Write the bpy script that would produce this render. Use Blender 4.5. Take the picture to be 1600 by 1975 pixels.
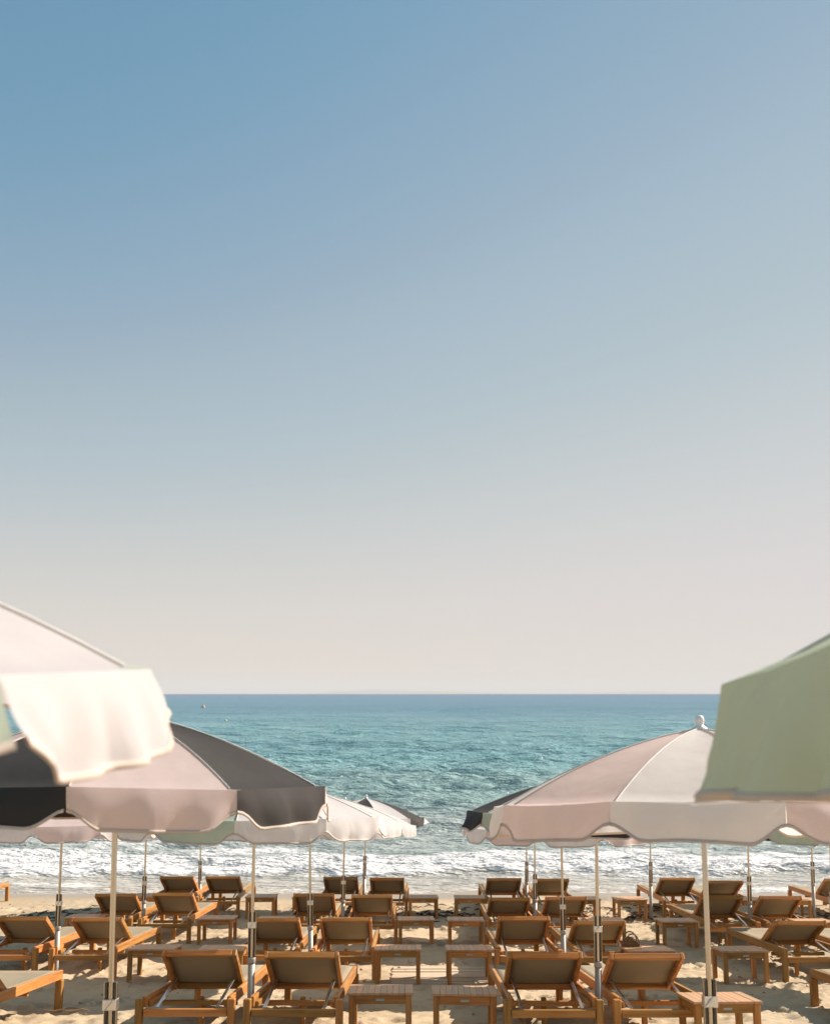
import bpy, bmesh, math, random
import numpy as np
from mathutils import Vector, Matrix, Euler

sc = bpy.context.scene
for o in list(bpy.data.objects):
    bpy.data.objects.remove(o)
C = sc.collection
R_ = math.radians

# ------------------------------------------------------------------ camera
F = 1760.0            # focal length in photo pixels (photo 1600 wide)
CZ = 4.03             # eye height above the sea
HOR = 1338.0          # horizon row
cd = bpy.data.cameras.new('camera'); cam = bpy.data.objects.new('camera', cd); C.objects.link(cam)
cam.location = (0, 0, CZ); cam.rotation_euler = (R_(90), 0, 0)
cd.sensor_fit = 'HORIZONTAL'; cd.sensor_width = 36.0; cd.lens = 36.0 * F / 1600.0
cd.shift_y = (HOR - 987.5) / 1600.0
cd.clip_start = 0.05; cd.clip_end = 200000
cd.dof.use_dof = True; cd.dof.focus_distance = 7.6; cd.dof.aperture_fstop = 4.0
sc.camera = cam

# ------------------------------------------------------------------ sky and sun
SUN_EL, SUN_AZ = 34.0, 59.0      # azimuth measured from the view direction (+Y) to the right (+X)
w = bpy.data.worlds.new('World'); sc.world = w; w.use_nodes = True
nt = w.node_tree; nt.nodes.clear()
out = nt.nodes.new('ShaderNodeOutputWorld'); bg = nt.nodes.new('ShaderNodeBackground')
sky = nt.nodes.new('ShaderNodeTexSky'); sky.sky_type = 'NISHITA'; sky.sun_disc = False
sky.sun_elevation = R_(SUN_EL); sky.sun_rotation = R_(SUN_AZ)
sky.altitude = 0; sky.air_density = 1.0; sky.dust_density = 0.0; sky.ozone_density = 1.0
bg.inputs['Strength'].default_value = 0.10
EXPO = 0.82
# tone of the whole sky: hazy and pale as the light of the photograph implies (one curve per channel, everywhere alike)
CURVES = [[(0, .03), (.105, .138), (.143, .245), (.16, .295), (.183, .36), (.246, .465), (.30, .55), (.36, .61), (.46, .675), (.62, .72), (1, .75)],
          [(0, .06), (.172, .30), (.235, .39), (.267, .43), (.296, .475), (.396, .555), (.48, .605), (.64, .655), (.86, .68), (1, .70)],
          [(0, .10), (.295, .445), (.395, .52), (.455, .545), (.50, .575), (.60, .598), (.645, .612), (.84, .658), (1, .68)]]
m10 = nt.nodes.new('ShaderNodeVectorMath'); m10.operation = 'SCALE'; m10.inputs['Scale'].default_value = 0.1
cur = nt.nodes.new('ShaderNodeRGBCurve')
for ci, pts in enumerate(CURVES):
    cv = cur.mapping.curves[ci]
    while len(cv.points) < len(pts): cv.points.new(.5, .5)
    for p_, (px_, py_) in zip(cv.points, pts): p_.location = (px_, py_ / 2 ** EXPO); p_.handle_type = 'AUTO'
cur.mapping.use_clip = False; cur.mapping.update()
up10 = nt.nodes.new('ShaderNodeVectorMath'); up10.operation = 'SCALE'; up10.inputs['Scale'].default_value = 10.0
nt.links.new(sky.outputs[0], m10.inputs[0]); nt.links.new(m10.outputs[0], cur.inputs['Color'])
nt.links.new(cur.outputs[0], up10.inputs[0]); nt.links.new(up10.outputs[0], bg.inputs['Color']); nt.links.new(bg.outputs[0], out.inputs[0])
ld = bpy.data.lights.new('sun', 'SUN'); ld.energy = 5.0; ld.angle = R_(0.5); ld.color = (1.0, 0.905, 0.82)
sun = bpy.data.objects.new('sun', ld); C.objects.link(sun)
e, a = R_(SUN_EL), R_(SUN_AZ)
SD = Vector((math.cos(e) * math.sin(a), math.cos(e) * math.cos(a), math.sin(e)))
sun.rotation_euler = SD.to_track_quat('Z', 'Y').to_euler(); sun.location = (30, 5, 25)
vs = sc.view_settings
vs.view_transform = 'Standard'; vs.look = 'None'; vs.exposure = EXPO; vs.gamma = 1; vs.use_curve_mapping = False

# ------------------------------------------------------------------ helpers
rng = np.random.default_rng(7); random.seed(7)
TAB = rng.random((256, 256))
def vnoise(x, y, s=0):
    x = np.asarray(x, float) + s * 17.31; y = np.asarray(y, float) + s * 9.77
    ix = np.floor(x).astype(np.int64); iy = np.floor(y).astype(np.int64)
    fx = x - ix; fy = y - iy
    fx = fx * fx * fx * (fx * (fx * 6 - 15) + 10); fy = fy * fy * fy * (fy * (fy * 6 - 15) + 10)
    a = TAB[ix & 255, iy & 255]; b = TAB[(ix + 1) & 255, iy & 255]
    c = TAB[ix & 255, (iy + 1) & 255]; d = TAB[(ix + 1) & 255, (iy + 1) & 255]
    return (a + (b - a) * fx) * (1 - fy) + (c + (d - c) * fx) * fy - 0.5
def fbm(x, y, o=4, s=0, g=0.5):
    r = 0; k = 1.0; f = 1.0
    for i in range(o):
        r = r + k * vnoise(x * f, y * f, s + i * 3); k *= g; f *= 2.03
    return r
def sstep(a, b, x):
    t = np.clip((np.asarray(x, float) - a) / (b - a), 0, 1); return t * t * (3 - 2 * t)

def mesh_np(name, V, Q, smooth=True, attrs=None):
    V = np.asarray(V, np.float32); Q = np.asarray(Q, np.int32)
    me = bpy.data.meshes.new(name); n = Q.shape[1]
    me.vertices.add(len(V)); me.vertices.foreach_set('co', V.ravel())
    me.loops.add(Q.size); me.loops.foreach_set('vertex_index', Q.ravel())
    me.polygons.add(len(Q)); me.polygons.foreach_set('loop_start', np.arange(0, Q.size, n, dtype=np.int32))
    me.polygons.foreach_set('use_smooth', np.full(len(Q), smooth))
    for k, v in (attrs or {}).items():
        at = me.attributes.new(k, 'FLOAT', 'POINT'); at.data.foreach_set('value', np.asarray(v, np.float32).ravel())
    me.update(calc_edges=True); return me
def grid_quads(nr, nc, wrap=False):
    r = np.arange(nr - 1)[:, None]; c = np.arange(nc if wrap else nc - 1)[None, :]
    c2 = (c + 1) % nc
    a = r * nc + c; b = r * nc + c2; d = (r + 1) * nc + c; e_ = (r + 1) * nc + c2
    return np.stack([a, b, e_, d], -1).reshape(-1, 4)
def obj(name, me, mat=None, parent=None):
    o = bpy.data.objects.new(name, me); C.objects.link(o)
    if mat is not None and len(me.materials) == 0: me.materials.append(mat)
    if parent is not None: o.parent = parent
    return o
def tag(o, label=None, cat=None, group=None, kind=None):
    if label: o['label'] = label
    if cat: o['category'] = cat
    if group: o['group'] = group
    if kind: o['kind'] = kind
    return o
def empty(name, loc=(0, 0, 0), rot=(0, 0, 0)):
    o = bpy.data.objects.new(name, None); C.objects.link(o)
    o.location = loc; o.rotation_euler = rot; o.empty_display_size = 0.2; return o
def box_me(name, x0, x1, y0, y1, z0, z1, bev=0.004, rot=None, pivot=None):
    bm = bmesh.new(); bmesh.ops.create_cube(bm, size=1)
    for v in bm.verts:
        v.co = Vector(((x0 + x1) / 2 + v.co.x * (x1 - x0), (y0 + y1) / 2 + v.co.y * (y1 - y0), (z0 + z1) / 2 + v.co.z * (z1 - z0)))
    if bev: bmesh.ops.bevel(bm, geom=bm.edges[:], offset=bev, segments=1, affect='EDGES')
    if rot is not None:
        M = Matrix.Translation(pivot) @ rot.to_4x4() @ Matrix.Translation(-Vector(pivot)); bm.transform(M)
    me = bpy.data.meshes.new(name); bm.to_mesh(me); bm.free(); return me
def lathe_me(name, prof, n=16, cap=True, M=None):
    V = []
    for r, z in prof:
        for k in range(n):
            t = 2 * math.pi * k / n; V.append((r * math.cos(t), r * math.sin(t), z))
    Q = grid_quads(len(prof), n, True)[:, [0, 1, 2, 3]]
    V = np.array(V)
    if M is not None: V = np.array([(M @ Vector(v))[:] for v in V])
    return mesh_np(name, V, Q)
def tube_pts(P, r, n=8, flat=None):
    """tube along a polyline; r scalar or list"""
    P = [Vector(p) for p in P]; V = []
    rr = r if hasattr(r, '__len__') else [r] * len(P)
    up = Vector((0.13, 0.21, 0.97))
    for i, p in enumerate(P):
        t = (P[min(i + 1, len(P) - 1)] - P[max(i - 1, 0)]).normalized()
        s = t.cross(up)
        if s.length < 1e-3: s = t.cross(Vector((1, 0, 0)))
        s.normalize(); u = s.cross(t)
        for k in range(n):
            q = 2 * math.pi * k / n; V.append(p + (s * math.cos(q) + u * math.sin(q)) * rr[i])
    return np.array([v[:] for v in V]), grid_quads(len(P), n, True)
def tube_me(name, P, r, n=8):
    V, Q = tube_pts(P, r, n); return mesh_np(name, V, Q)
def join(parts):
    V = []; Q = []; o = 0
    for v, q in parts:
        V.append(v); Q.append(q + o); o += len(v)
    return np.concatenate(V), np.concatenate(Q)

# ------------------------------------------------------------------ materials
def newmat(name):
    m = bpy.data.materials.new(name); m.use_nodes = True
    n = m.node_tree; b = n.nodes['Principled BSDF']; return m, n, b
def node(n, t, **kw):
    x = n.nodes.new(t)
    for k, v in kw.items(): setattr(x, k, v)
    return x
def ramp(n, fac, stops):
    r = node(n, 'ShaderNodeValToRGB'); els = r.color_ramp.elements
    els[0].position, els[0].color = stops[0][0], (*stops[0][1], 1)
    els[1].position, els[1].color = stops[-1][0], (*stops[-1][1], 1)
    for p, c in stops[1:-1]:
        el = els.new(p); el.color = (*c, 1)
    n.links.new(fac, r.inputs[0]); return r.outputs[0]
def mapping(n, src, scale):
    m = node(n, 'ShaderNodeMapping'); m.inputs['Scale'].default_value = scale; n.links.new(src, m.inputs[0]); return m.outputs[0]
def noise(n, vec, scale, detail=4, rough=0.5):
    t = node(n, 'ShaderNodeTexNoise'); t.inputs['Scale'].default_value = scale
    t.inputs['Detail'].default_value = detail; t.inputs['Roughness'].default_value = rough
    n.links.new(vec, t.inputs['Vector']); return t.outputs['Fac']
def mix(n, fac, a, b, mode='MIX'):
    m = node(n, 'ShaderNodeMix', data_type='RGBA', blend_type=mode)
    for s, i in ((fac, 0), (a, 6), (b, 7)):
        if hasattr(s, 'is_linked'): n.links.new(s, m.inputs[i])
        elif i == 0: m.inputs[0].default_value = s
        else: m.inputs[i].default_value = (*s, 1)
    return m.outputs[2]
def math_(n, op, a, b=None, c=None, clamp=False):
    m = node(n, 'ShaderNodeMath', operation=op, use_clamp=clamp)
    for i, s in enumerate((a, b, c)):
        if s is None: continue
        if hasattr(s, 'is_linked'): n.links.new(s, m.inputs[i])
        else: m.inputs[i].default_value = s
    return m.outputs[0]
def bump(n, b, h, strength, dist, prev=None):
    k = node(n, 'ShaderNodeBump'); k.inputs['Strength'].default_value = strength; k.inputs['Distance'].default_value = dist
    n.links.new(h, k.inputs['Height'])
    if prev is not None: n.links.new(prev, k.inputs['Normal'])
    if b is not None: n.links.new(k.outputs[0], b.inputs['Normal'])
    return k.outputs[0]

def wood(axis, bleach=0.0):
    m, n, b = newmat('teak_' + axis + ('_bleached' if bleach else ''))
    tc = node(n, 'ShaderNodeTexCoord'); oi = node(n, 'ShaderNodeObjectInfo')
    sc_ = {'x': (2.2, 34, 34), 'y': (34, 2.2, 34), 'z': (34, 34, 2.2)}[axis]
    add = node(n, 'ShaderNodeVectorMath', operation='ADD'); n.links.new(tc.outputs['Object'], add.inputs[0])
    sca = node(n, 'ShaderNodeVectorMath', operation='SCALE'); sca.inputs['Scale'].default_value = 1.0
    cmb = node(n, 'ShaderNodeCombineXYZ'); k = math_(n, 'MULTIPLY', oi.outputs['Random'], 37.0)
    for i in range(3): n.links.new(k, cmb.inputs[i])
    n.links.new(cmb.outputs[0], add.inputs[1])
    g = noise(n, mapping(n, add.outputs[0], sc_), 1.0, 5, 0.62)
    col = ramp(n, g, [(0.25, (0.22, 0.085, 0.016)), (0.5, (0.41, 0.18, 0.042)), (0.78, (0.52, 0.265, 0.08))])
    hv = node(n, 'ShaderNodeHueSaturation'); n.links.new(col, hv.inputs['Color'])
    n.links.new(math_(n, 'MULTIPLY_ADD', oi.outputs['Random'], 0.6, 0.68), hv.inputs['Value'])
    n.links.new(math_(n, 'MULTIPLY_ADD', oi.outputs['Random'], -0.02, 0.51), hv.inputs['Hue'])
    # bleached, sandy patches
    big = noise(n, tc.outputs['Object'], 5.0, 4, 0.6)
    fac = math_(n, 'MULTIPLY', math_(n, 'SUBTRACT', big, 0.56, clamp=True), 1.6, clamp=True)
    cw = mix(n, fac, hv.outputs[0], (0.55, 0.32, 0.16))
    if bleach: cw = mix(n, bleach, cw, (0.66, 0.45, 0.30))
    n.links.new(cw, b.inputs['Base Color'])
    b.inputs['Roughness'].default_value = 0.5; b.inputs['Specular IOR Level'].default_value = 0.35
    bump(n, b, g, 0.25, 0.003); return m
WX, WY, WZ = wood('x'), wood('y'), wood('z'); WT = wood('y', .42)

def cloth(name, col, trans=0.22, var=0.11, sheen=0.0, rough=0.85, weave=420.0, spec=0.2, crease=0.28):
    m, n, b = newmat(name)
    tc = node(n, 'ShaderNodeTexCoord')
    big = noise(n, tc.outputs['Object'], 3.0, 4, 0.55)
    thr = noise(n, mapping(n, tc.outputs['Object'], (1, 1, 7)), 90.0, 2, 0.6)
    f = math_(n, 'MULTIPLY_ADD', big, var * 2, 1 - var)
    f = math_(n, 'MULTIPLY', f, math_(n, 'MULTIPLY_ADD', thr, var * 1.2, 1 - var * .6))
    v = node(n, 'ShaderNodeHueSaturation'); v.inputs['Color'].default_value = (*col, 1); n.links.new(f, v.inputs['Value'])
    n.links.new(v.outputs[0], b.inputs['Base Color'])
    b.inputs['Roughness'].default_value = rough; b.inputs['Specular IOR Level'].default_value = spec
    if sheen:
        b.inputs['Sheen Weight'].default_value = sheen; b.inputs['Sheen Roughness'].default_value = 0.45
        b.inputs['Sheen Tint'].default_value = (1, .93, .85, 1)
    wv = noise(n, tc.outputs['Object'], weave, 1, 0.5)
    cr = noise(n, mapping(n, tc.outputs['Object'], (1, 1, .6)), 5.0, 2, 0.5)
    nb = bump(n, None, cr, crease, 0.03)
    nb = bump(n, b, wv, 0.25, 0.0015, nb)
    t = node(n, 'ShaderNodeBsdfTranslucent'); n.links.new(v.outputs[0], t.inputs[0]); n.links.new(nb, t.inputs['Normal'])
    ms = node(n, 'ShaderNodeMixShader'); ms.inputs[0].default_value = trans
    n.links.new(b.outputs[0], ms.inputs[1]); n.links.new(t.outputs[0], ms.inputs[2])
    n.links.new(ms.outputs[0], n.nodes['Material Output'].inputs[0]); return m
CL = {'pink': cloth('pink_canvas', (0.78, 0.645, 0.61), 0.50), 'cream': cloth('cream_canvas', (0.78, 0.74, 0.715), 0.48),
      'green': cloth('sage_canvas', (0.50, 0.565, 0.455), 0.42), 'black': cloth('black_canvas', (0.048, 0.042, 0.037), 0.02, spec=0.12, rough=0.75),
      'blush': cloth('blush_white_canvas', (0.585, 0.545, 0.535), 0.36), 'white': cloth('white_canvas', (0.81, 0.78, 0.755), 0.48)}
TRIM = cloth('trim_tape', (0.70, 0.58, 0.49), 0.2)
PIPE = cloth('seam_tape', (0.80, 0.74, 0.66), 0.1)
SLING = cloth('taupe_sling', (0.31, 0.25, 0.165), 0.05, 0.05, weave=260)

def metal(name, col, rough):
    m, n, b = newmat(name); tc = node(n, 'ShaderNodeTexCoord')
    g = noise(n, mapping(n, tc.outputs['Object'], (60, 60, 3)), 1.0, 4, 0.6)
    n.links.new(ramp(n, g, [(0.3, tuple(c * 0.8 for c in col)), (0.7, col)]), b.inputs['Base Color'])
    b.inputs['Metallic'].default_value = 1.0
    n.links.new(math_(n, 'MULTIPLY_ADD', g, 0.2, rough - 0.1), b.inputs['Roughness']); return m
M_POLE = metal('champagne_aluminium', (0.66, 0.58, 0.47), 0.22)
M_GREY = metal('grey_aluminium', (0.42, 0.385, 0.34), 0.62); M_GREY.node_tree.nodes['Principled BSDF'].inputs['Metallic'].default_value = 0.55
M_DARK = metal('dark_channel', (0.12, 0.11, 0.10), 0.5)
M_SILV = metal('silver_bracket', (0.78, 0.76, 0.73), 0.30)
def plain(name, col, rough=0.5):
    m, n, b = newmat(name); tc = node(n, 'ShaderNodeTexCoord')
    g = noise(n, tc.outputs['Object'], 14.0, 4)
    n.links.new(ramp(n, g, [(0.3, tuple(c * .86 for c in col)), (0.7, col)]), b.inputs['Base Color'])
    b.inputs['Roughness'].default_value = rough; return m
M_WHITE = plain('white_plastic', (0.82, 0.79, 0.74), 0.35)
M_PLATE = plain('plate_metal', (0.36, 0.42, 0.38), 0.35)

def sand_mat():
    m, n, b = newmat('sand'); tc = node(n, 'ShaderNodeTexCoord'); P = tc.outputs['Object']
    big = noise(n, P, 0.9, 5, 0.6); fine = noise(n, P, 70, 4, 0.7); mid = noise(n, P, 9, 5, 0.6)
    c1 = ramp(n, big, [(0.3, (0.44, 0.335, 0.205)), (0.7, (0.525, 0.405, 0.26))])
    c2 = mix(n, math_(n, 'MULTIPLY', fine, 0.35), c1, (0.30, 0.215, 0.13), 'MIX')
    # scattered dark grains and debris specks
    sp = noise(n, P, 42, 2, 0.5)
    c2 = mix(n, math_(n, 'MULTIPLY', math_(n, 'SUBTRACT', sp, 0.70, clamp=True), 5.0, clamp=True), c2, (0.12, 0.075, 0.04))
    wet = node(n, 'ShaderNodeAttribute', attribute_name='wet')
    wc = mix(n, mid, (0.30, 0.24, 0.17), (0.36, 0.29, 0.21))
    n.links.new(mix(n, wet.outputs['Fac'], c2, wc), b.inputs['Base Color'])
    n.links.new(math_(n, 'MULTIPLY_ADD', wet.outputs['Fac'], -0.62, 0.92), b.inputs['Roughness'])
    b.inputs['Specular IOR Level'].default_value = 0.3
    h = math_(n, 'ADD', math_(n, 'MULTIPLY', fine, 0.35), mid)
    k = node(n, 'ShaderNodeBump'); k.inputs['Distance'].default_value = 0.02
    n.links.new(h, k.inputs['Height'])
    n.links.new(math_(n, 'MULTIPLY_ADD', wet.outputs['Fac'], -0.45, 0.5), k.inputs['Strength'])
    n.links.new(k.outputs[0], b.inputs['Normal']); return m

def sea_mat():
    m, n, b = newmat('sea_water'); tc = node(n, 'ShaderNodeTexCoord'); P = tc.outputs['Object']
    dep = node(n, 'ShaderNodeAttribute', attribute_name='depth').outputs['Fac']
    foam = node(n, 'ShaderNodeAttribute', attribute_name='foam').outputs['Fac']
    patch = noise(n, mapping(n, P, (0.35, 1.0, 1)), 0.05, 5, 0.6)
    d2 = math_(n, 'ADD', dep, math_(n, 'MULTIPLY_ADD', patch, 0.30, -0.15))
    col = ramp(n, d2, [(0.0, (0.58, 0.52, 0.44)), (0.10, (0.46, 0.47, 0.43)), (0.25, (0.31, 0.42, 0.39)),
                       (0.5, (0.245, 0.42, 0.42)), (0.8, (0.125, 0.255, 0.32)), (1.0, (0.08, 0.15, 0.25))])
    f1 = noise(n, mapping(n, P, (0.55, 1.0, 1)), 2.2, 6, 0.6)
    f2 = noise(n, P, 16, 4, 0.6)
    fd = math_(n, 'ADD', math_(n, 'MULTIPLY', f1, 0.75), math_(n, 'MULTIPLY', f2, 0.25))
    th = math_(n, 'SUBTRACT', math_(n, 'ADD', foam, fd), 1.0)
    fm = math_(n, 'MULTIPLY', th, 5.0, clamp=True)
    n.links.new(mix(n, fm, col, (0.80, 0.77, 0.73)), b.inputs['Base Color'])
    n.links.new(math_(n, 'MULTIPLY_ADD', fm, 0.6, 0.14), b.inputs['Roughness'])
    b.inputs['IOR'].default_value = 1.33
    sp_ = node(n, 'ShaderNodeMapRange'); n.links.new(dep, sp_.inputs[0])
    for i_, v_ in ((1, .5), (2, 1.0), (3, .36), (4, .10)): sp_.inputs[i_].default_value = v_
    n.links.new(math_(n, 'MULTIPLY', sp_.outputs[0], math_(n, 'MULTIPLY_ADD', fm, -.8, 1.0)), b.inputs['Specular IOR Level'])
    w1 = noise(n, mapping(n, P, (0.45, 1.0, 1)), 1.6, 8, 0.62)
    w2 = noise(n, mapping(n, P, (0.30, 1.0, 1)), 0.26, 7, 0.7)
    w3 = noise(n, mapping(n, P, (0.22, 1.0, 1)), 0.035, 5, 0.65)
    nb = bump(n, None, w3, 0.5, 5.0)
    nb = bump(n, None, w2, 0.8, 3.0, nb)
    nb = bump(n, None, w1, 0.6, 0.42, nb)
    nb = bump(n, b, fd, 0.2, 0.06, nb)
    df = node(n, 'ShaderNodeBsdfDiffuse'); n.links.new(b.inputs['Base Color'].links[0].from_socket, df.inputs[0]); n.links.new(nb, df.inputs['Normal'])
    mr = node(n, 'ShaderNodeMapRange'); n.links.new(dep, mr.inputs[0])
    for i_, v_ in ((1, .3), (2, 1.0), (3, .34), (4, .74)): mr.inputs[i_].default_value = v_
    ms = node(n, 'ShaderNodeMixShader'); n.links.new(mr.outputs[0], ms.inputs[0]); n.links.new(b.outputs[0], ms.inputs[1]); n.links.new(df.outputs[0], ms.inputs[2])
    n.links.new(ms.outputs[0], n.nodes['Material Output'].inputs[0]); return m
M_SAND, M_SEA = sand_mat(), sea_mat()

# ------------------------------------------------------------------ beach
PY = np.array([-60, -10, 0, 1.5, 4.4, 6.67, 9.8, 12.46, 15.04, 18.0, 20.4, 26, 40, 90.0])
PZ = np.array([1.0, -0.8, -1.62, -1.85, -2.24, -2.585, -3.10, -3.44, -3.72, -3.945, -4.11, -4.6, -5.6, -9.0]) + CZ
def ground(y):
    y = np.asarray(y, float); return sum(np.interp(y + d, PY, PZ) for d in (-.5, -.25, 0, .25, .5)) / 5
def gslope(y): return float((ground(y + .4) - ground(y - .4)) / .8)
def pix(px, Y): return (px - 800.0) / F * Y
def build_beach():
    xs = np.concatenate([-9.6 - np.geomspace(.06, 400, 26)[::-1], np.arange(-9.6, 9.601, 0.032), 9.6 + np.geomspace(.06, 400, 26)])
    ys = np.concatenate([5.6 - np.geomspace(.06, 64, 24)[::-1], np.arange(5.6, 18.9, 0.032), 18.9 + np.geomspace(.05, 60, 22)])
    X, Y = np.meshgrid(xs, ys); Z = ground(Y)
    dry = 1 - sstep(15.8, 17.6, Y + 1.2 * fbm(X * .4, Y * .2, 3, 40))
    n = 0.045 * fbm(X * .9, Y * .9, 3, 1) + 0.024 * fbm(X * 3.1, Y * 3.1, 3, 5) + 0.022 * fbm(X * 9, Y * 9, 3, 9, .65)
    D = np.zeros_like(Z)
    r2 = np.random.default_rng(3)
    x0, y0, st = -9.6, 5.6, 0.032
    i0 = 26; j0 = 24
    for k in range(1900):                    # footprints and scuffs
        px = r2.uniform(-9, 9); py = 5.8 + 10.2 * r2.random() ** 1.0; an = r2.uniform(0, math.pi)
        if abs(px - .3) < .55 and 9.6 < py < 10.9 and r2.random() < .8: continue
        la = r2.uniform(.08, .145); lb = la * r2.uniform(.36, .55); dp = r2.uniform(.012, .042)
        ci = int((px - x0) / st) + i0; cj = int((py - y0) / st) + j0; h = int(.42 / st)
        sl = (slice(max(cj - h, 0), cj + h), slice(max(ci - h, 0), ci + h))
        dx = X[sl] - px; dy = Y[sl] - py
        u = (dx * math.cos(an) + dy * math.sin(an)) / la; v = (-dx * math.sin(an) + dy * math.cos(an)) / lb
        q = u * u + v * v
        D[sl] += dp * (-np.exp(-q ** 2 * .9) + 0.5 * np.exp(-(np.sqrt(q) - 1.4) ** 2 * 9))
    D = np.clip(D, -.06, .05)
    Z = Z + (n + D) * dry
    # flat patch where the boardwalk lies
    k = sstep(.75, .5, np.abs(X - .30)) * sstep(.75, .55, np.abs(Y - 10.25))
    Z = Z - k * (0.012 + np.clip(n + D, -.02, .2) * dry * .85)
    wet = sstep(16.9, 17.7, Y + 1.0 * fbm(X * .35, Y * .1, 3, 40))
    Q = grid_quads(len(ys), len(xs))
    me = mesh_np('beach', np.stack([X, Y, Z], -1).reshape(-1, 3), Q, True, {'wet': wet})
    o = obj('beach', me, M_SAND); tag(o, 'warm pale sand beach sloping down to the sea, trampled and scuffed', 'sand', kind='structure')
build_beach()

# ------------------------------------------------------------------ sea
def build_sea():
    yr = np.concatenate([np.arange(17.2, 24.6, 0.05), CZ * F / np.arange(286, 3.0, -0.62), CZ * F / np.geomspace(2.9, 0.08, 14)])
    core = np.linspace(-0.62, 0.62, 1040)
    us = np.concatenate([-0.62 - np.geomspace(.01, 12, 14)[::-1], core, 0.62 + np.geomspace(.01, 12, 14)])
    U, Y = np.meshgrid(us, yr); X = U * Y
    dY = np.gradient(yr)[:, None] * np.ones_like(X)
    r = np.random.default_rng(11); Z = np.zeros_like(X); off = sstep(22.5, 40, Y)
    for k in range(64):
        L = 0.45 * (15 / 0.45) ** (k / 63.0); th = r.normal(0, 0.10 if L > 5 else 0.22 if L > 2.2 else 0.5); A = 0.0115 * L ** 0.80 * (1.5 if 0.7 < L < 4 else .75)
        kx = 2 * math.pi / L * math.sin(th); ky = 2 * math.pi / L * math.cos(th)
        fade = sstep(1.6, 3.2, L / np.maximum(dY, 1e-3))
        ph = kx * X + ky * Y + r.uniform(0, 6.28)
        Z += A * fade * (0.35 + 0.65 * off) * (np.sin(ph) + 0.25 * np.cos(2 * ph)) 
    # swell crests rolling in, steep side to the shore
    for c, (y0, amp, wd, sd) in enumerate([(27.0, .10, 1.3, 0), (32.5, .17, 1.7, 5), (38.0, .19, 2.0, 9), (46, .14, 2.6, 14), (60, .12, 3.2, 19)]):
        m = y0 + 2.6 * fbm(X * .045 + c * 3, X * 0 + c, 3, 60 + sd) * (y0 / 32)
        mod = np.clip(0.55 + 1.5 * fbm(X * 0.035 * 32 / y0 + c * 7, X * 0 + .5, 3, 80 + sd), 0.05, 1.3)
        d = Y - m; p = np.where(d < 0, np.exp(-(d / (wd * .55)) ** 2), np.exp(-(d / (wd * 1.5)) ** 2))
        Z += amp * mod * p - amp * .2 * mod * np.exp(-((d + wd * 1.6) / wd) ** 2)
    # broken bore: white water between 20.2 and 23.6 m
    fr = 20.35 + 0.9 * fbm(X * .28, X * 0, 4, 50) + .25 * vnoise(X * 1.7, X * 0 + 3, 51)
    bk = 23.5 + 1.2 * fbm(X * .22, X * 0 + 2, 4, 52)
    inb = sstep(0, .28, Y - fr) * (1 - sstep(-.9, .5, Y - bk))
    lump = np.abs(fbm(X * .8, Y * 1.6, 5, 55, .6)); lump2 = fbm(X * 3.0, Y * 5, 4, 58, .65)
    Z += inb * (0.03 + 0.09 * sstep(1.8, .2, Y - fr) + 0.10 * lump + 0.03 * lump2)
    spl = np.exp(-((X - 6.5 + .35 * (Y - 21)) / 2.2) ** 2) + .5 * np.exp(-((X + 7) / 1.5) ** 2)      # livelier stretches
    Z += inb * spl * .22 * np.clip(fbm(X * 2.2, Y * 2.2, 4, 66) + .25, 0, 1) * sstep(1.6, .3, Y - fr)
    # swash film climbing the sand
    run = 17.75 + .9 * fbm(X * .22, X * 0 + 7, 4, 70)
    film = ground(Y) + np.clip((Y - run) * .012, -.06, .018) + .006 * fbm(X * 1.2, Y * 2.5, 3, 72) * (Y > run)
    shore = sstep(21.2, 19.8, Y)
    Z = np.where(Y < 21.2, np.maximum(Z * (1 - shore) + (film) * shore, film), Z)
    depth = np.clip((Y - 18.2) / 6, 0, 1) * .14 + sstep(23, 60, Y) * .42 + sstep(50, 260, Y) * .26 + sstep(300, 2500, Y) * .2
    # foam: bore, streaks behind it, lace on the swash, few whitecaps on crests
    foam = inb * (1.0 + .45 * lump2 + .45 * fbm(X * .7, Y * 1.6, 4, 85)) + .70 * sstep(fr * 0 + 28.5, 23, Y) * (1 - inb) * (Y > 21.5) * (.75 + fbm(X * .3, Y * .8, 4, 75))
    foam = np.maximum(foam, (Y < 21) * (Y > run) * (.46 + .30 * fbm(X * .5, Y * 1.4, 3, 77)))
    foam = np.maximum(foam, .62 * np.exp(-((Y - run) / .10) ** 2))
    cap = sstep(.20, .40, Z) * sstep(26, 30, Y) * sstep(300, 60, Y) * sstep(.05, .30, fbm(X * .5, Y * .25, 3, 90))
    foam = np.maximum(foam, .50 * cap)
    Q = grid_quads(len(yr), len(us))
    me = mesh_np('sea', np.stack([X, Y, Z], -1).reshape(-1, 3), Q, True, {'depth': depth, 'foam': foam})
    o = obj('sea', me, M_SEA); tag(o, 'teal sea with small swell and white surf breaking on the beach', 'sea', kind='structure')
build_sea()

# ------------------------------------------------------------------ boardwalk
M_BW = plain('sandy_planks', (0.54, 0.42, 0.28), 0.85)
bw = empty('boardwalk', (0.30, 10.25, float(ground(10.25))), (math.atan(gslope(10.25)), 0, 0))
tag(bw, 'sandy wooden boardwalk of crosswise planks half buried in the middle aisle', 'boardwalk', kind='structure')
pm = [box_me('plank', -.56, .56, -.044, .044, -.03, .004 + .004 * i, .004) for i in range(2)]
for i in range(11):
    p = obj('plank', pm[i % 2], M_BW, bw); p.location = (random.uniform(-.012, .012), -.5 + i * .1, random.uniform(-.004, .004)); p.rotation_euler = (0, random.uniform(-.006, .006), random.uniform(-.01, .01))

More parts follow.
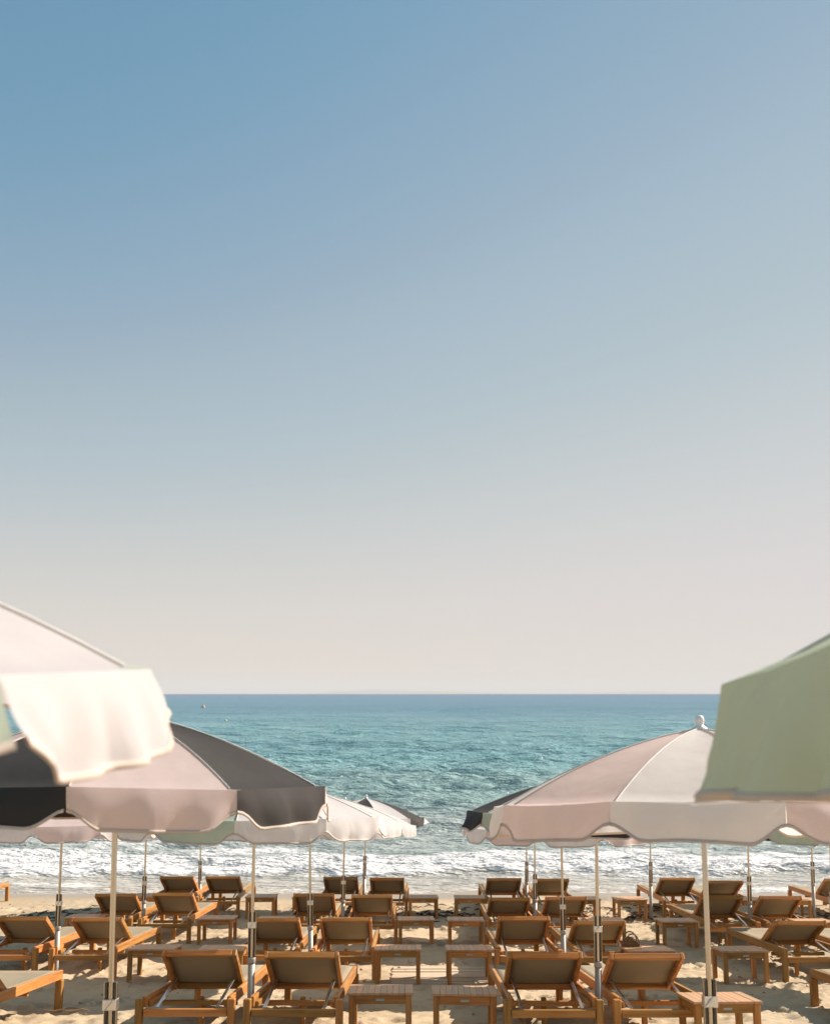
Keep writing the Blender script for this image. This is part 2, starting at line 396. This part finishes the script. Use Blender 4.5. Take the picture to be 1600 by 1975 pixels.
# ------------------------------------------------------------------ loungers
def build_lounger_parts(dang=0.0):
    L = []     # (name, mesh, material, sub-parts)
    for s in (-1, 1):
        L.append(('leg', box_me('leg', *sorted((s * .314, s * .368)), 0, .058, -.06, .335, .006), WZ))
        L.append(('leg', box_me('leg', *sorted((s * .285, s * .345)), 1.84, 1.90, -.06, .262, .005), WZ))
        L.append(('side_rail', box_me('side_rail', *sorted((s * .298, s * .332)), .064, 1.90, .265, .345, .005), WY))
        L.append(('rack_strip', box_me('rack_strip', *sorted((s * .268, s * .296)), .10, .56, .262, .305, .004), WY))
    L.append(('head_rail', box_me('head_rail', -.31, .31, .012, .05, .205, .262, .005), WX))
    L.append(('cross_rail', box_me('cross_rail', -.297, .297, .50, .535, .205, .245, .004), WX))
    L.append(('cross_rail', box_me('cross_rail', -.297, .297, 1.22, 1.255, .22, .262, .004), WX))
    L.append(('foot_rail', box_me('foot_rail', -.296, .296, 1.868, 1.9, .285, .338, .004), WX))
    L.append(('leg', box_me('leg', -.02, .02, .545, .59, -.06, .262, .004), WZ))
    # sling seat: sagging sheet wrapped on the rails
    def sheet(p0, p1, hw, sag, nx=9, ny=12, th=.004):
        V = []; p0 = Vector(p0); p1 = Vector(p1); nrm = (p1 - p0).cross(Vector((1, 0, 0))).normalized()
        if nrm.z < 0: nrm = -nrm
        for sgn in (1, -1):
            for j in range(ny):
                t = j / (ny - 1)
                for i in range(nx):
                    u = -1 + 2 * i / (nx - 1)
                    V.append((p0.lerp(p1, t) + Vector((u * hw, 0, 0)) - nrm * sag * (1 - u * u) * (1 - (2 * t - 1) ** 4) + nrm * sgn * th / 2)[:])
        Q = grid_quads(ny, nx); n = nx * ny; Q2 = Q[:, ::-1] + n; E_ = []
        ring = [i for i in range(nx)] + [j * nx + nx - 1 for j in range(1, ny)] + [(ny - 1) * nx + i for i in range(nx - 2, -1, -1)] + [j * nx for j in range(ny - 2, 0, -1)]
        for a_, b_ in zip(ring, ring[1:] + ring[:1]): E_.append((a_ + n, b_ + n, b_, a_))
        return mesh_np('sling', np.array(V), np.concatenate([Q, Q2, np.array(E_)]))
    L.append(('seat_sling', sheet((0, .88, .334), (0, 1.872, .338), .2975, .018), SLING))
    # backrest: frame of two stiles and two rails, hinged at (y=.86, z=.30), leaning to the head end
    piv = Vector((0, .86, .295)); ang = math.atan2(.59 - .295, .86 - .42) + dang; ln = .545
    d = Vector((0, -math.cos(ang), math.sin(ang))); nrm = Vector((0, math.sin(ang), math.cos(ang)))
    rot = Matrix.Rotation(-ang, 3, 'X')
    def bk(nm, x0, x1, t0, t1, w0, w1, mat, bev=.005):   # built flat along -y then tilted
        me = box_me(nm, x0, x1, -t1, -t0, w0, w1, bev)
        me.transform(Matrix.Translation(piv) @ rot.to_4x4()); L.append((nm, me, mat))
    for s in (-1, 1): bk('back_stile', *sorted((s * .262, s * .293)), 0, ln, -.03, .03, WY)
    bk('back_top_rail', -.261, .261, ln - .031, ln, -.026, .026, WX)
    bk('back_bottom_rail', -.261, .261, .0, .034, -.024, .02, WX)
    a0 = piv + d * .03 + nrm * .018; a1 = piv + d * (ln - .03) + nrm * .018
    L.append(('back_sling', sheet(a0, a1, .2615, .022), SLING))
    for s in (-1, 1):
        top = piv + d * .20 - nrm * .034; bot = Vector((0, .06, .275))
        P0 = Vector((s * .235, top.y, top.z)); P1 = Vector((s * .222, .075, .262))
        ax = (P1 - P0); me = box_me('strut', -.0125, .0125, -.004, .004, 0, ax.length, .0015)
        me.transform(Matrix.Translation(P0) @ ax.to_track_quat('Z', 'Y').to_matrix().to_4x4())
        L.append(('strut', me, M_SILV))
    return L
LPS = [build_lounger_parts(R_(d)) for d in (0, -2.5, 3.0, 1.2)]
for LP in LPS:
    for nm, me, mat in LP: me.materials.append(mat)
def add_lounger(cx, Yhead, label, rz=0.0, dz=0.0):
    sl = float((ground(Yhead + 1.87) - ground(Yhead + .03)) / 1.84)
    r = empty('sun_lounger', (cx, Yhead, float(ground(Yhead)) + dz), (math.atan(sl), 0, rz))
    tag(r, label, 'sun lounger', 'teak sun loungers in rows facing the sea')
    for nm, me, mat in random.choice(LPS): obj(nm, me, None, r)
    return r
SKEW = {1: 0, 2: .02, 3: .05, 4: .05}      # rows run slightly aslant, nearer at the right
ROWS = {1: ('front row', 6.67), 2: ('second row', 9.80), 3: ('third row', 12.46), 4: ('row nearest the sea', 15.04)}
LX = {1: [None, 380, 577, 1053, 1254, None],
      2: [36, 183, 526, 666, 1011, 1157, 1546, 1692],
      3: [221, 331, 605, 718, 982, 1093, 1395, 1508],
      4: [None, 340, 429, 656, 745, 972, 1063, 1308, 1399, 1626]}
ORD = ['leftmost', 'second from left', 'third from left', 'fourth from left', 'fifth from left', 'sixth from left', 'seventh from left', 'eighth from left', 'ninth from left', 'tenth from left', 'eleventh from left', 'twelfth from left']
for k, (rn, Yh) in ROWS.items():
    for i, px in enumerate(LX[k]):
        lab = 'teak lounger with taupe sling, %s in the %s' % (ORD[i] if i < len(LX[k]) - 1 else 'rightmost', rn)
        j = random.uniform(-.03, .03); rz = R_(random.uniform(-1.0, 1.0))
        if px is None:
            if k == 1 and i == 0: add_lounger(-3.50, 6.30, lab)
            elif k == 1: add_lounger(3.93, 6.40, lab)
            else: add_lounger(-7.92, 15.15, lab)
        else:
            Yk = Yh - SKEW[k] * pix(px, Yh) + j
            add_lounger(pix(px, Yk + .43), Yk, lab, rz)

# ------------------------------------------------------------------ side tables
def build_table_parts():
    T = []; W, D, H = .25, .21, .355
    for sx in (-1, 1):
        T.append(('end_board', box_me('end_board', *sorted((sx * W, sx * (W - .062))), -D, D, H - .02, H, .003), WT, ()))
        for sy in (-1, 1):
            T.append(('leg', box_me('leg', *sorted((sx * (W - .012), sx * (W - .057))), *sorted((sy * (D - .012), sy * (D - .057))), -.06, H - .021, .004), WZ, ()))
        T.append(('side_apron', box_me('side_apron', *sorted((sx * (W - .022), sx * (W - .040))), -D + .058, D - .058, H - .085, H - .0215, .002), WY, ()))
    n = 8; x0 = -W + .0635; wd = (2 * W - .127) / n
    for i in range(n):
        T.append(('slat', box_me('slat', x0 + i * wd + .0008, x0 + (i + 1) * wd - .0008, -D + .001, D - .001, H - .019, H - .001 - .0006 * (i % 2), .0014), WT, ()))
    for sy in (-1, 1):
        T.append(('front_apron', box_me('front_apron', -W + .058, W - .058, *sorted((sy * (D - .020), sy * (D - .038))), H - .085, H - .0215, .002), WX,
                  (('plate', box_me('plate', -.032, .032, -D + .0165, -D + .0195, H - .062, H - .045, .001), M_PLATE),) if sy < 0 else ()))
    return T
TP = build_table_parts()
for nm, me, mat, sub in TP:
    me.materials.append(mat)
    for q in sub: q[1].materials.append(q[2])
def add_table(px, Yf, label, rz=0.0):
    Yc = Yf + .21; cx = pix(px, Yf)
    r = empty('side_table', (cx, Yc, float(ground(Yc)) - .005), (math.atan(gslope(Yc)), 0, rz)); tag(r, label, 'table', 'low teak side tables beside the loungers')
    for nm, me, mat, sub in TP:
        o = obj(nm, me, None, r)
        for q in sub: obj(q[0], q[1], None, o)
TX = {1: [732, 898, 1408], 2: [286, 421, 767, 906, 1260, 1442], 3: [155, 412, 527, 802, 899, 1174, 1314, 1580],
      4: [277, 500, 591, 816, 906, 1130, 1220, 1464, 1539]}
TYF = {1: 6.82, 2: 9.65, 3: 12.35, 4: 14.95}
for k, l in TX.items():
    for i, px in enumerate(l):
        lab = 'low teak side table, %s in the %s' % (ORD[i] if i < len(l) - 1 else 'rightmost', ROWS[k][0])
        Yf = TYF[k]
        if (k, px) == (1, 1408): Yf = 6.50
        Yf -= SKEW[k] * pix(px, Yf)
        add_table(px, Yf + random.uniform(-.05, .05), lab, R_(random.uniform(-2, 2)))

# ------------------------------------------------------------------ umbrellas
def add_umbrella(X, Y, label, cols, ph=0.0, R=1.03, h=.36, rim=1.66, tx=.10, ty=.0, seed=0, flare=.22, detail=True, n=10, flutter=None, group='beach umbrellas between the loungers', vmid=.165, vnotch=.092, collar=.5, cflare=None, ripple=1.0):
    r = np.random.default_rng(seed + 100)
    root = empty('beach_umbrella', (X, Y, float(ground(Y))), (0, 0, 0))
    root.rotation_mode = 'XYZ'; root.rotation_euler = (-tx, ty, 0)
    tag(root, label, 'umbrella', group)
    st = 2 * math.pi / n
    def cdir(k):
        q = ph + k * st; return np.array([math.sin(q), -math.cos(q)])
    LIP = .952
    def prof(s):
        t = np.clip(s / LIP, 0, 1); return rim + h * (1 - (0.45 * t + 0.55 * t * t))
    NS, NU = 15, 13
    S = np.concatenate([np.linspace(.022, LIP, NS - 1), [1.0]]); U = np.linspace(0, 1, NU)
    drop = r.normal(0, .008, n)
    for k in range(n):
        c0, c1 = cdir(k), cdir(k + 1); col = cols[k % len(cols)]
        d0, d1 = drop[k], drop[(k + 1) % n]
        V = []
        for s in S:
            for u in U:
                p = ((1 - u) * c0 + u * c1) * R * s
                z = prof(s) - .020 * math.sin(math.pi * u) * s * (1.1 - s) * 2.2 + s ** 4 * ((1 - u) * d0 + u * d1)
                z += .004 * float(vnoise(u * 3 + k * 5, s * 4, seed)) * s
                V.append((p[0], p[1], z))
        o = obj('canopy_panel', mesh_np('canopy_panel', V, grid_quads(len(S), NU)), CL[col], root)
        # valance, hanging from the rim, flaring and rippling in the breeze
        NUv, NV = (29, 13) if detail else (15, 7)
        out_ = (c0 + c1); out_ = out_ / np.linalg.norm(out_); tang = c1 - c0; tl = np.linalg.norm(tang); tang = tang / tl
        fl0 = flare + r.normal(0, .09); ph1, ph2 = r.uniform(0, 6.28, 2); wv = r.uniform(.006, .014) * ripple; kf = r.uniform(2.2, 4.2)
        if flutter and k in flutter: fl0 = flutter[k]
        crease = r.uniform(.42, .58)
        V = []; nv = NV + 1
        rimpts = []
        for j in range(NV):
            v = j / (NV - 1)
            for i in range(NUv):
                u = i / (NUv - 1)
                base = ((1 - u) * c0 + u * c1) * R
                d = vnotch + (vmid - vnotch) * float(sstep(0, .21, u) * sstep(0, .21, 1 - u)) * (1 + .05 * math.sin(u * 5 + ph1))
                z0 = rim + (1 - u) * d0 + u * d1
                dn = d * v
                an = (fl0 * .35 if cflare is None else cflare) + (fl0 - (fl0 * .35 if cflare is None else cflare)) * math.sin(math.pi * u) ** .6; an *= (1 + .25 * math.sin(2 * math.pi * u + ph2))
                o_ = dn * math.sin(an) + .012 * math.sin(math.pi * u) * math.sin(math.pi * min(v * 1.1, 1))
                o_ += wv * v * math.sin(u * kf * 6.28 + ph1 + v * 1.2) * min(1, 8 * u * (1 - u) + .15)
                o_ += .010 * ripple * v * float(vnoise(u * 9 + k * 11, v * 2.3, seed + 4)) + .008 * max(0, 1 - abs(u - crease - .03 * v) / .03) * (v ** .5)
                zz = z0 - dn * math.cos(an)
                lat = .006 * v * math.sin(u * 11 + ph2)
                p = base + out_ * o_ + tang * lat
                V.append((p[0], p[1], zz))
        V = np.array(V)
        vo = obj('valance', mesh_np('valance', V, grid_quads(NV, NUv)), CL[col], root)
        B = V[-NUv:]
        if detail:
            up = V[-NUv:] - V[-2 * NUv:-NUv]; up = -up / np.linalg.norm(up, axis=1)[:, None]
            o3 = np.array([out_[0], out_[1], 0.0])
            strip = []
            for P_, q in ((B - up * .002, 1), (B + up * .0115, 1), (B + up * .0115, -1), (B - up * .002, -1)):
                strip.append(P_ + o3 * .0028 * q)
            SV = np.stack(strip, 1).reshape(-1, 3)
            obj('trim', mesh_np('trim', SV, grid_quads(NUv, 4, True)), TRIM, vo)
            P = [(c0[0] * R * s, c0[1] * R * s, float(prof(s)) + .0035 + s ** 4 * d0) for s in np.linspace(.03, LIP, 12)]
            obj('piping', tube_me('piping', P, .0032, 5), PIPE, o)
        # steel rib below the seam and its stretcher
        P = [(c0[0] * R * s, c0[1] * R * s, float(prof(s)) - .012 + s ** 4 * d0) for s in np.linspace(.03, .96, 8)]
        rb = obj('rib', tube_me('rib', P, .0035, 5), M_GREY, root)
        if detail:
            obj('stretcher', tube_me('stretcher', [(c0[0] * .02, c0[1] * .02, rim - .02), (c0[0] * R * .52, c0[1] * R * .52, float(prof(.52)) - .016)], .003, 5), M_GREY, rb)
    top = rim + h
    # pole, telescopic stand, clamp
    obj('pole', tube_me('pole', [(0, 0, .30), (0, 0, 1.0), (0, 0, top - .01)], .0130, 14), M_POLE, root)
    obj('hub', lathe_me('hub', [(.0, rim - .055), (.026, rim - .055), (.028, rim - .04), (.028, rim - .005), (.0, rim - .004)], 14), M_WHITE, root)
    lo = obj('stand_tube', lathe_me('stand_tube', [(.0, -.35), (.027, -.35), (.027, collar - .02), (.0, collar - .019)], 16), M_GREY, root)
    obj('collar', lathe_me('collar', [(.0, collar - .02), (.031, collar - .02), (.032, collar - .015), (.032, collar + .018), (.030, collar + .022), (.0, collar + .022)], 16), M_GREY, lo)
    zt = collar + .37
    ch = empty('x'); bpy.data.objects.remove(ch)
    def chan(s):       # open side channel of the sleeve: dark inside, pale outer lip
        return box_me('sleeve_rail', *sorted((s * .0140, s * .0260)), -.010, .010, collar + .022, zt, .001)
    for s in (-1, 1):
        sr = obj('sleeve_rail', chan(s), M_DARK, root)
        obj('lip', box_me('lip', *sorted((s * .0266, s * .0295)), -.012, .012, collar + .022, zt, .0008), M_POLE, sr)
    cl = obj('clamp', box_me('clamp', -.032, .032, -.024, .024, zt - .125, zt - .075, .003), M_SILV, root)
    lv = box_me('lever', -.006, .006, -.034, -.0245, -.045, .012, .002, Matrix.Rotation(R_(38), 3, 'Y'), (0, 0, 0)); lv.transform(Matrix.Translation((.004, 0, zt - .085)))
    obj('lever', lv, M_SILV, cl)
    # finial: pale cap with bulb
    obj('finial', lathe_me('finial', [(.0, top - .012), (.040, top - .010), (.036, top + .004), (.022, top + .014), (.018, top + .022), (.022, top + .034), (.023, top + .044), (.019, top + .058), (.010, top + .067), (.0, top + .069)], 16), M_WHITE, root)
    return root

G = lambda Y: float(ground(Y)) - CZ
def place(px, Ypole, label, cols, **kw):
    return add_umbrella(pix(px, Ypole), Ypole, label, cols, **kw)
def rim_at(X, Y, z, tx, ty):     # pole base under a rim centre given relative to the eye
    for i in range(4):
        L_ = (z - G(Y0 if i else Y))
        Y0 = Y - math.tan(tx) * L_
    L_ = (z - G(Y0)) / math.cos(tx)
    return X - math.tan(ty) * L_, Y0, L_
# nearest pair (poles outside the frame)
x, y, L_ = rim_at(-1.442, 1.445, .047, -.055, 0)
add_umbrella(x, y, 'big out of focus cream umbrella at the left edge, nearest the camera', ['blush', 'green'], ph=1.864 - math.pi * .2, R=.983, h=.325, rim=L_, tx=-.055, seed=1, ripple=1.6, flare=.36, cflare=.42, vmid=.158, vnotch=.094)
x, y, L_ = rim_at(1.587, 1.52, .062, .097, -.017)
add_umbrella(x, y, 'big out of focus sage green umbrella at the right edge, nearest the camera', ['green'], ph=-1.90, R=1.022, h=.37, rim=L_, tx=.097, ty=-.017, seed=2, ripple=3.6, flare=.14, cflare=.15, vmid=.242, vnotch=.228)
# second pair
x, y, L_ = rim_at(-1.421, 4.337, -.454, .103, -.01)
add_umbrella(x, y, 'black and pink striped umbrella at left with a thick pole', ['pink', 'black'], ph=.147, R=1.026, h=.37, rim=L_, tx=.103, ty=-.01, seed=3)
x, y, L_ = rim_at(1.394, 4.425, -.548, .136, .006)
add_umbrella(x, y, 'pink and cream striped umbrella at right with a white finial', ['cream', 'pink'], ph=-.645, R=1.039, h=.378, rim=L_, tx=.136, ty=.006, seed=4)
# rows between the loungers
UM = [
 (482, 7.06, 'sage green and cream umbrella behind the black and pink one', ['green', 'cream', 'cream', 'white', 'cream', 'green', 'cream', 'cream', 'white', 'cream'], dict(ph=-.58, seed=11)),
 (1155, 7.06, 'black and sage green umbrella behind the pink and cream one', ['green', 'black'], dict(ph=.13, seed=12, flutter={7: .55, 6: .6})),
 (107, 9.92, 'umbrella with thin pole at far left above the second row', ['pink', 'cream'], dict(ph=.1, seed=14)),
 (599, 9.92, 'cream and white umbrella above the second row, left of centre', ['cream', 'white'], dict(ph=.2, seed=15)),
 (1087, 9.92, 'pink and white umbrella above the second row, right of centre', ['pink', 'white'], dict(ph=.25, seed=16)),
 (1610, 9.92, 'umbrella at the right edge over the second row', ['green', 'cream'], dict(ph=.2, seed=17)),
 (275, 12.95, 'umbrella with thin pole behind the third row, far left', ['cream', 'pink'], dict(ph=.1, seed=18)),
 (660, 12.95, 'white umbrella above the third row, left of centre', ['white', 'cream'], dict(ph=.3, seed=19)),
 (1032, 12.95, 'cream umbrella above the third row, right of centre', ['cream', 'pink'], dict(ph=.0, seed=20)),
 (1447, 12.95, 'black and sage green umbrella above the third row at right', ['green', 'black'], dict(ph=.1, seed=21)),
 (385, 15.9, 'sage green umbrella nearest the sea at left', ['green', 'cream'], dict(ph=.1, seed=22)),
 (701, 15.9, 'cream and black striped umbrella nearest the sea, left of the gap', ['cream', 'black'], dict(ph=.25, seed=23, flutter={2: 1.0})),
 (1015, 15.9, 'white umbrella nearest the sea, right of the gap', ['white', 'green'], dict(ph=.1, seed=24)),
 (1255, 15.2, 'umbrella nearest the sea beside a teak table, right of centre', ['cream', 'white'], dict(ph=.1, seed=25)),
 (1570, 15.2, 'umbrella nearest the sea at far right', ['pink', 'cream'], dict(ph=.1, seed=27)),
]
for px, Y, lab, cols, kw in UM:
    r = random.Random(kw['seed'])
    Ys = Y - SKEW[1 if Y < 8 else 2 if Y < 11 else 3] * pix(px, Y)
    place(px, Ys, lab, cols, detail=(Y < 11), rim=(1.69 if px < 800 else 1.72) if Y < 8 else ((1.70 if px < 800 else 1.65) if Y < 11 else 1.62), h=(.31 if px < 800 else .30) if Y < 8 else .325, tx=.105 + r.uniform(-.01, .01), ty=r.uniform(-.02, .02), collar=.5 + r.uniform(-.04, .08), **kw)

# ------------------------------------------------------------------ seaweed wrack, pebbles
def build_wrack():
    r = np.random.default_rng(5); parts = []
    lines = [(-5.6, 15.25, 1.9, .35, 110), (.6, 15.3, .9, .3, 90), (-1.0, 15.6, .5, .2, 25), (3.9, 15.1, 1.0, .3, 70), (6.3, 15.1, 1.6, .3, 90), (1.2, 16.2, 4.5, .25, 60), (-6, 14.3, 2, .3, 40), (3.3, 15.9, 1.0, .25, 40)]
    for cx, cy, sx, sy, k in lines:
        for i in range(k):
            x = cx + r.normal() * sx * .6; y = cy + r.normal() * sy; an = r.uniform(-.7, .7); L = r.uniform(.06, .22)
            z = float(ground(y)) + r.uniform(.005, .03); pts = []
            for t in np.linspace(-.5, .5, 5):
                pts.append((x + math.cos(an) * L * t, y + math.sin(an) * L * t + .03 * math.sin(t * 7 + i), z + .03 * (1 - 4 * t * t) * r.uniform(.2, 1)))
            parts.append(tube_pts(pts, [.003, .008, .010, .008, .003], 5))
    V, Q = join(parts); m = plain('seaweed', (0.055, 0.034, 0.018), 0.7)
    tag(obj('seaweed', mesh_np('seaweed', V, Q), m), 'dark brown strands of dry seaweed strewn along the tideline', 'seaweed', kind='stuff')
    parts = []
    for i in range(520):
        x = r.uniform(-8, 8); y = 6.6 + 10 * r.random() ** .8; s_ = r.uniform(.006, .02)
        z = float(ground(y)) + .004
        v, q = tube_pts([(x - s_, y, z), (x - s_ * .5, y, z + s_ * .3), (x + s_ * .5, y + s_ * .3, z + s_ * .3), (x + s_, y, z)], [s_ * .2, s_ * .7, s_ * .7, s_ * .2], 5); parts.append((v, q))
    V, Q = join(parts)
    tag(obj('shell_bits', mesh_np('shell_bits', V, Q), plain('shell', (0.42, 0.32, 0.22), 0.6)), 'tiny pebbles and shell bits scattered over the sand', 'pebbles', kind='stuff')
    mt = plain('driftwood', (0.30, 0.19, 0.10), 0.8)
    for px, Y, L, an, lab in ((120, 8.05, .34, .08, 'thin dry twig on the sand beside the leftmost front lounger'), (148, 8.0, .26, -.1, 'pale short stick right of the leftmost front lounger leg'), (880, 9.15, .20, .3, 'small bent twig on the sand in the middle aisle')):
        x = pix(px, Y); z = float(ground(Y)) + .022
        P = [(x + math.cos(an) * L * t, Y + math.sin(an) * L * t + .012 * math.sin(t * 9), z + .01 * math.sin(t * 6)) for t in np.linspace(-.5, .5, 7)]
        tag(obj('twig', tube_me('twig', P, [.004, .008, .010, .009, .008, .006, .003], 7), mt), lab, 'twig', 'twigs on the sand')
build_wrack()

# ------------------------------------------------------------------ woven bag by the second row table
def build_bag():
    Y = 9.98; x = pix(1212, Y); z0 = float(ground(Y))
    m, n, b = newmat('woven_straw'); tc = node(n, 'ShaderNodeTexCoord')
    wv = node(n, 'ShaderNodeTexWave', wave_type='BANDS', bands_direction='Z'); wv.inputs['Scale'].default_value = 26; wv.inputs['Distortion'].default_value = 1.5
    n.links.new(tc.outputs['Object'], wv.inputs['Vector'])
    n.links.new(ramp(n, wv.outputs['Fac'], [(0, (0.10, 0.055, 0.022)), (1, (0.24, 0.14, 0.06))]), b.inputs['Base Color']); b.inputs['Roughness'].default_value = .8
    bump(n, b, wv.outputs['Fac'], .6, .006)
    root = empty('straw_bag', (x, Y, z0)); root.scale = (1.15, 1.0, 1.4); tag(root, 'slouchy brown straw bag beside the slatted table in the second row', 'bag')
    pr = [(.0, -.02), (.075, -.02), (.095, .03), (.105, .12), (.10, .20), (.088, .26), (.092, .285), (.085, .285), (.08, .255), (.09, .19), (.0, .06)]
    V = []
    for rr, z in pr:
        for k in range(20):
            t = 2 * math.pi * k / 20; q = 1 + .12 * math.sin(3 * t + z * 9)
            V.append((rr * math.cos(t) * q * 1.05 + .10 * max(z - .12, 0), rr * math.sin(t) * .62 * q, z - .03 * math.cos(2 * t) * max(z, 0) * 4))
    obj('bag_body', mesh_np('bag_body', V, grid_quads(len(pr), 20, True)), m, root)
    for s_ in (-1, 1):
        P = [(.02 + .07 * math.cos(t), s_ * .055, .27 + .09 * math.sin(t)) for t in np.linspace(0, math.pi, 9)]
        obj('handle', tube_me('handle', P, .006, 6), m, root)
build_bag()

# ------------------------------------------------------------------ buoys
def buoy(px, py, dia, col, label):
    Y = CZ * F / (py - HOR); x = pix(px, Y); r = dia / 2
    root = empty('buoy', (x, Y, .05)); tag(root, label, 'buoy', 'buoys floating off the beach')
    mm = plain('buoy_' + label.split()[1], col, .45)
    obj('float', lathe_me('float', [(0, -r * .8), (r * .6, -r * .7), (r * .95, -r * .2), (r, r * .15), (r * .8, r * .65), (r * .45, r * .95), (r * .2, r * 1.05), (0, r * 1.06)], 18), mm, root)
    obj('ring', lathe_me('ring', [(0, r * 1.06), (r * .12, r * 1.06), (r * .14, r * 1.3), (0, r * 1.32)], 10), M_GREY, root)
buoy(392, 1365, 1.15, (0.62, 0.36, 0.16), 'large orange buoy floating far out at left near the horizon')
buoy(435, 1391, .40, (0.75, 0.70, 0.35), 'small yellow buoy floating closer in at left')
buoy(1033, 1395, .26, (0.8, 0.8, 0.78), 'tiny white buoy floating right of centre')

# ------------------------------------------------------------------ far coast and sea haze
def build_hills():
    xs = np.linspace(-6500, 9000, 240); D = 21000.0
    top = 82 * np.exp(-((xs + 1000) / 1100) ** 2) + 55 * np.exp(-((xs - 700) / 1500) ** 2) + 60 * np.exp(-((xs - 5200) / 1300) ** 2)
    top = top * (1 + .35 * fbm(xs / 420, xs * 0, 4, 31)) - 6
    V = []
    for dy, k in ((-500, -.05), (-250, .5), (0, 1.0), (300, .6), (700, -.05)):
        V += [(x_, D + dy, max(t_, -5) * k - (6 if k < 0 else 0)) for x_, t_ in zip(xs, top)]
    m = plain('far_scrub', (0.11, 0.12, 0.09), .9)
    tag(obj('hills', mesh_np('hills', V, grid_quads(5, len(xs))), m), 'faint low coast on the horizon beyond the sea', 'hills', kind='structure')
build_hills()
def build_haze():
    me = box_me('haze', -160000, 160000, -3000, 95000, -40, 220, 0)
    m = bpy.data.materials.new('sea_haze'); m.use_nodes = True; n = m.node_tree; n.nodes.clear()
    o_ = n.nodes.new('ShaderNodeOutputMaterial'); v = n.nodes.new('ShaderNodeVolumePrincipled')
    v.inputs['Color'].default_value = (0.93, 0.91, 0.89, 1); v.inputs['Density'].default_value = 1.1e-4
    n.links.new(v.outputs[0], o_.inputs['Volume'])
    tag(obj('haze', me, m), 'thin pale sea haze softening the horizon', 'haze', kind='stuff')
build_haze()
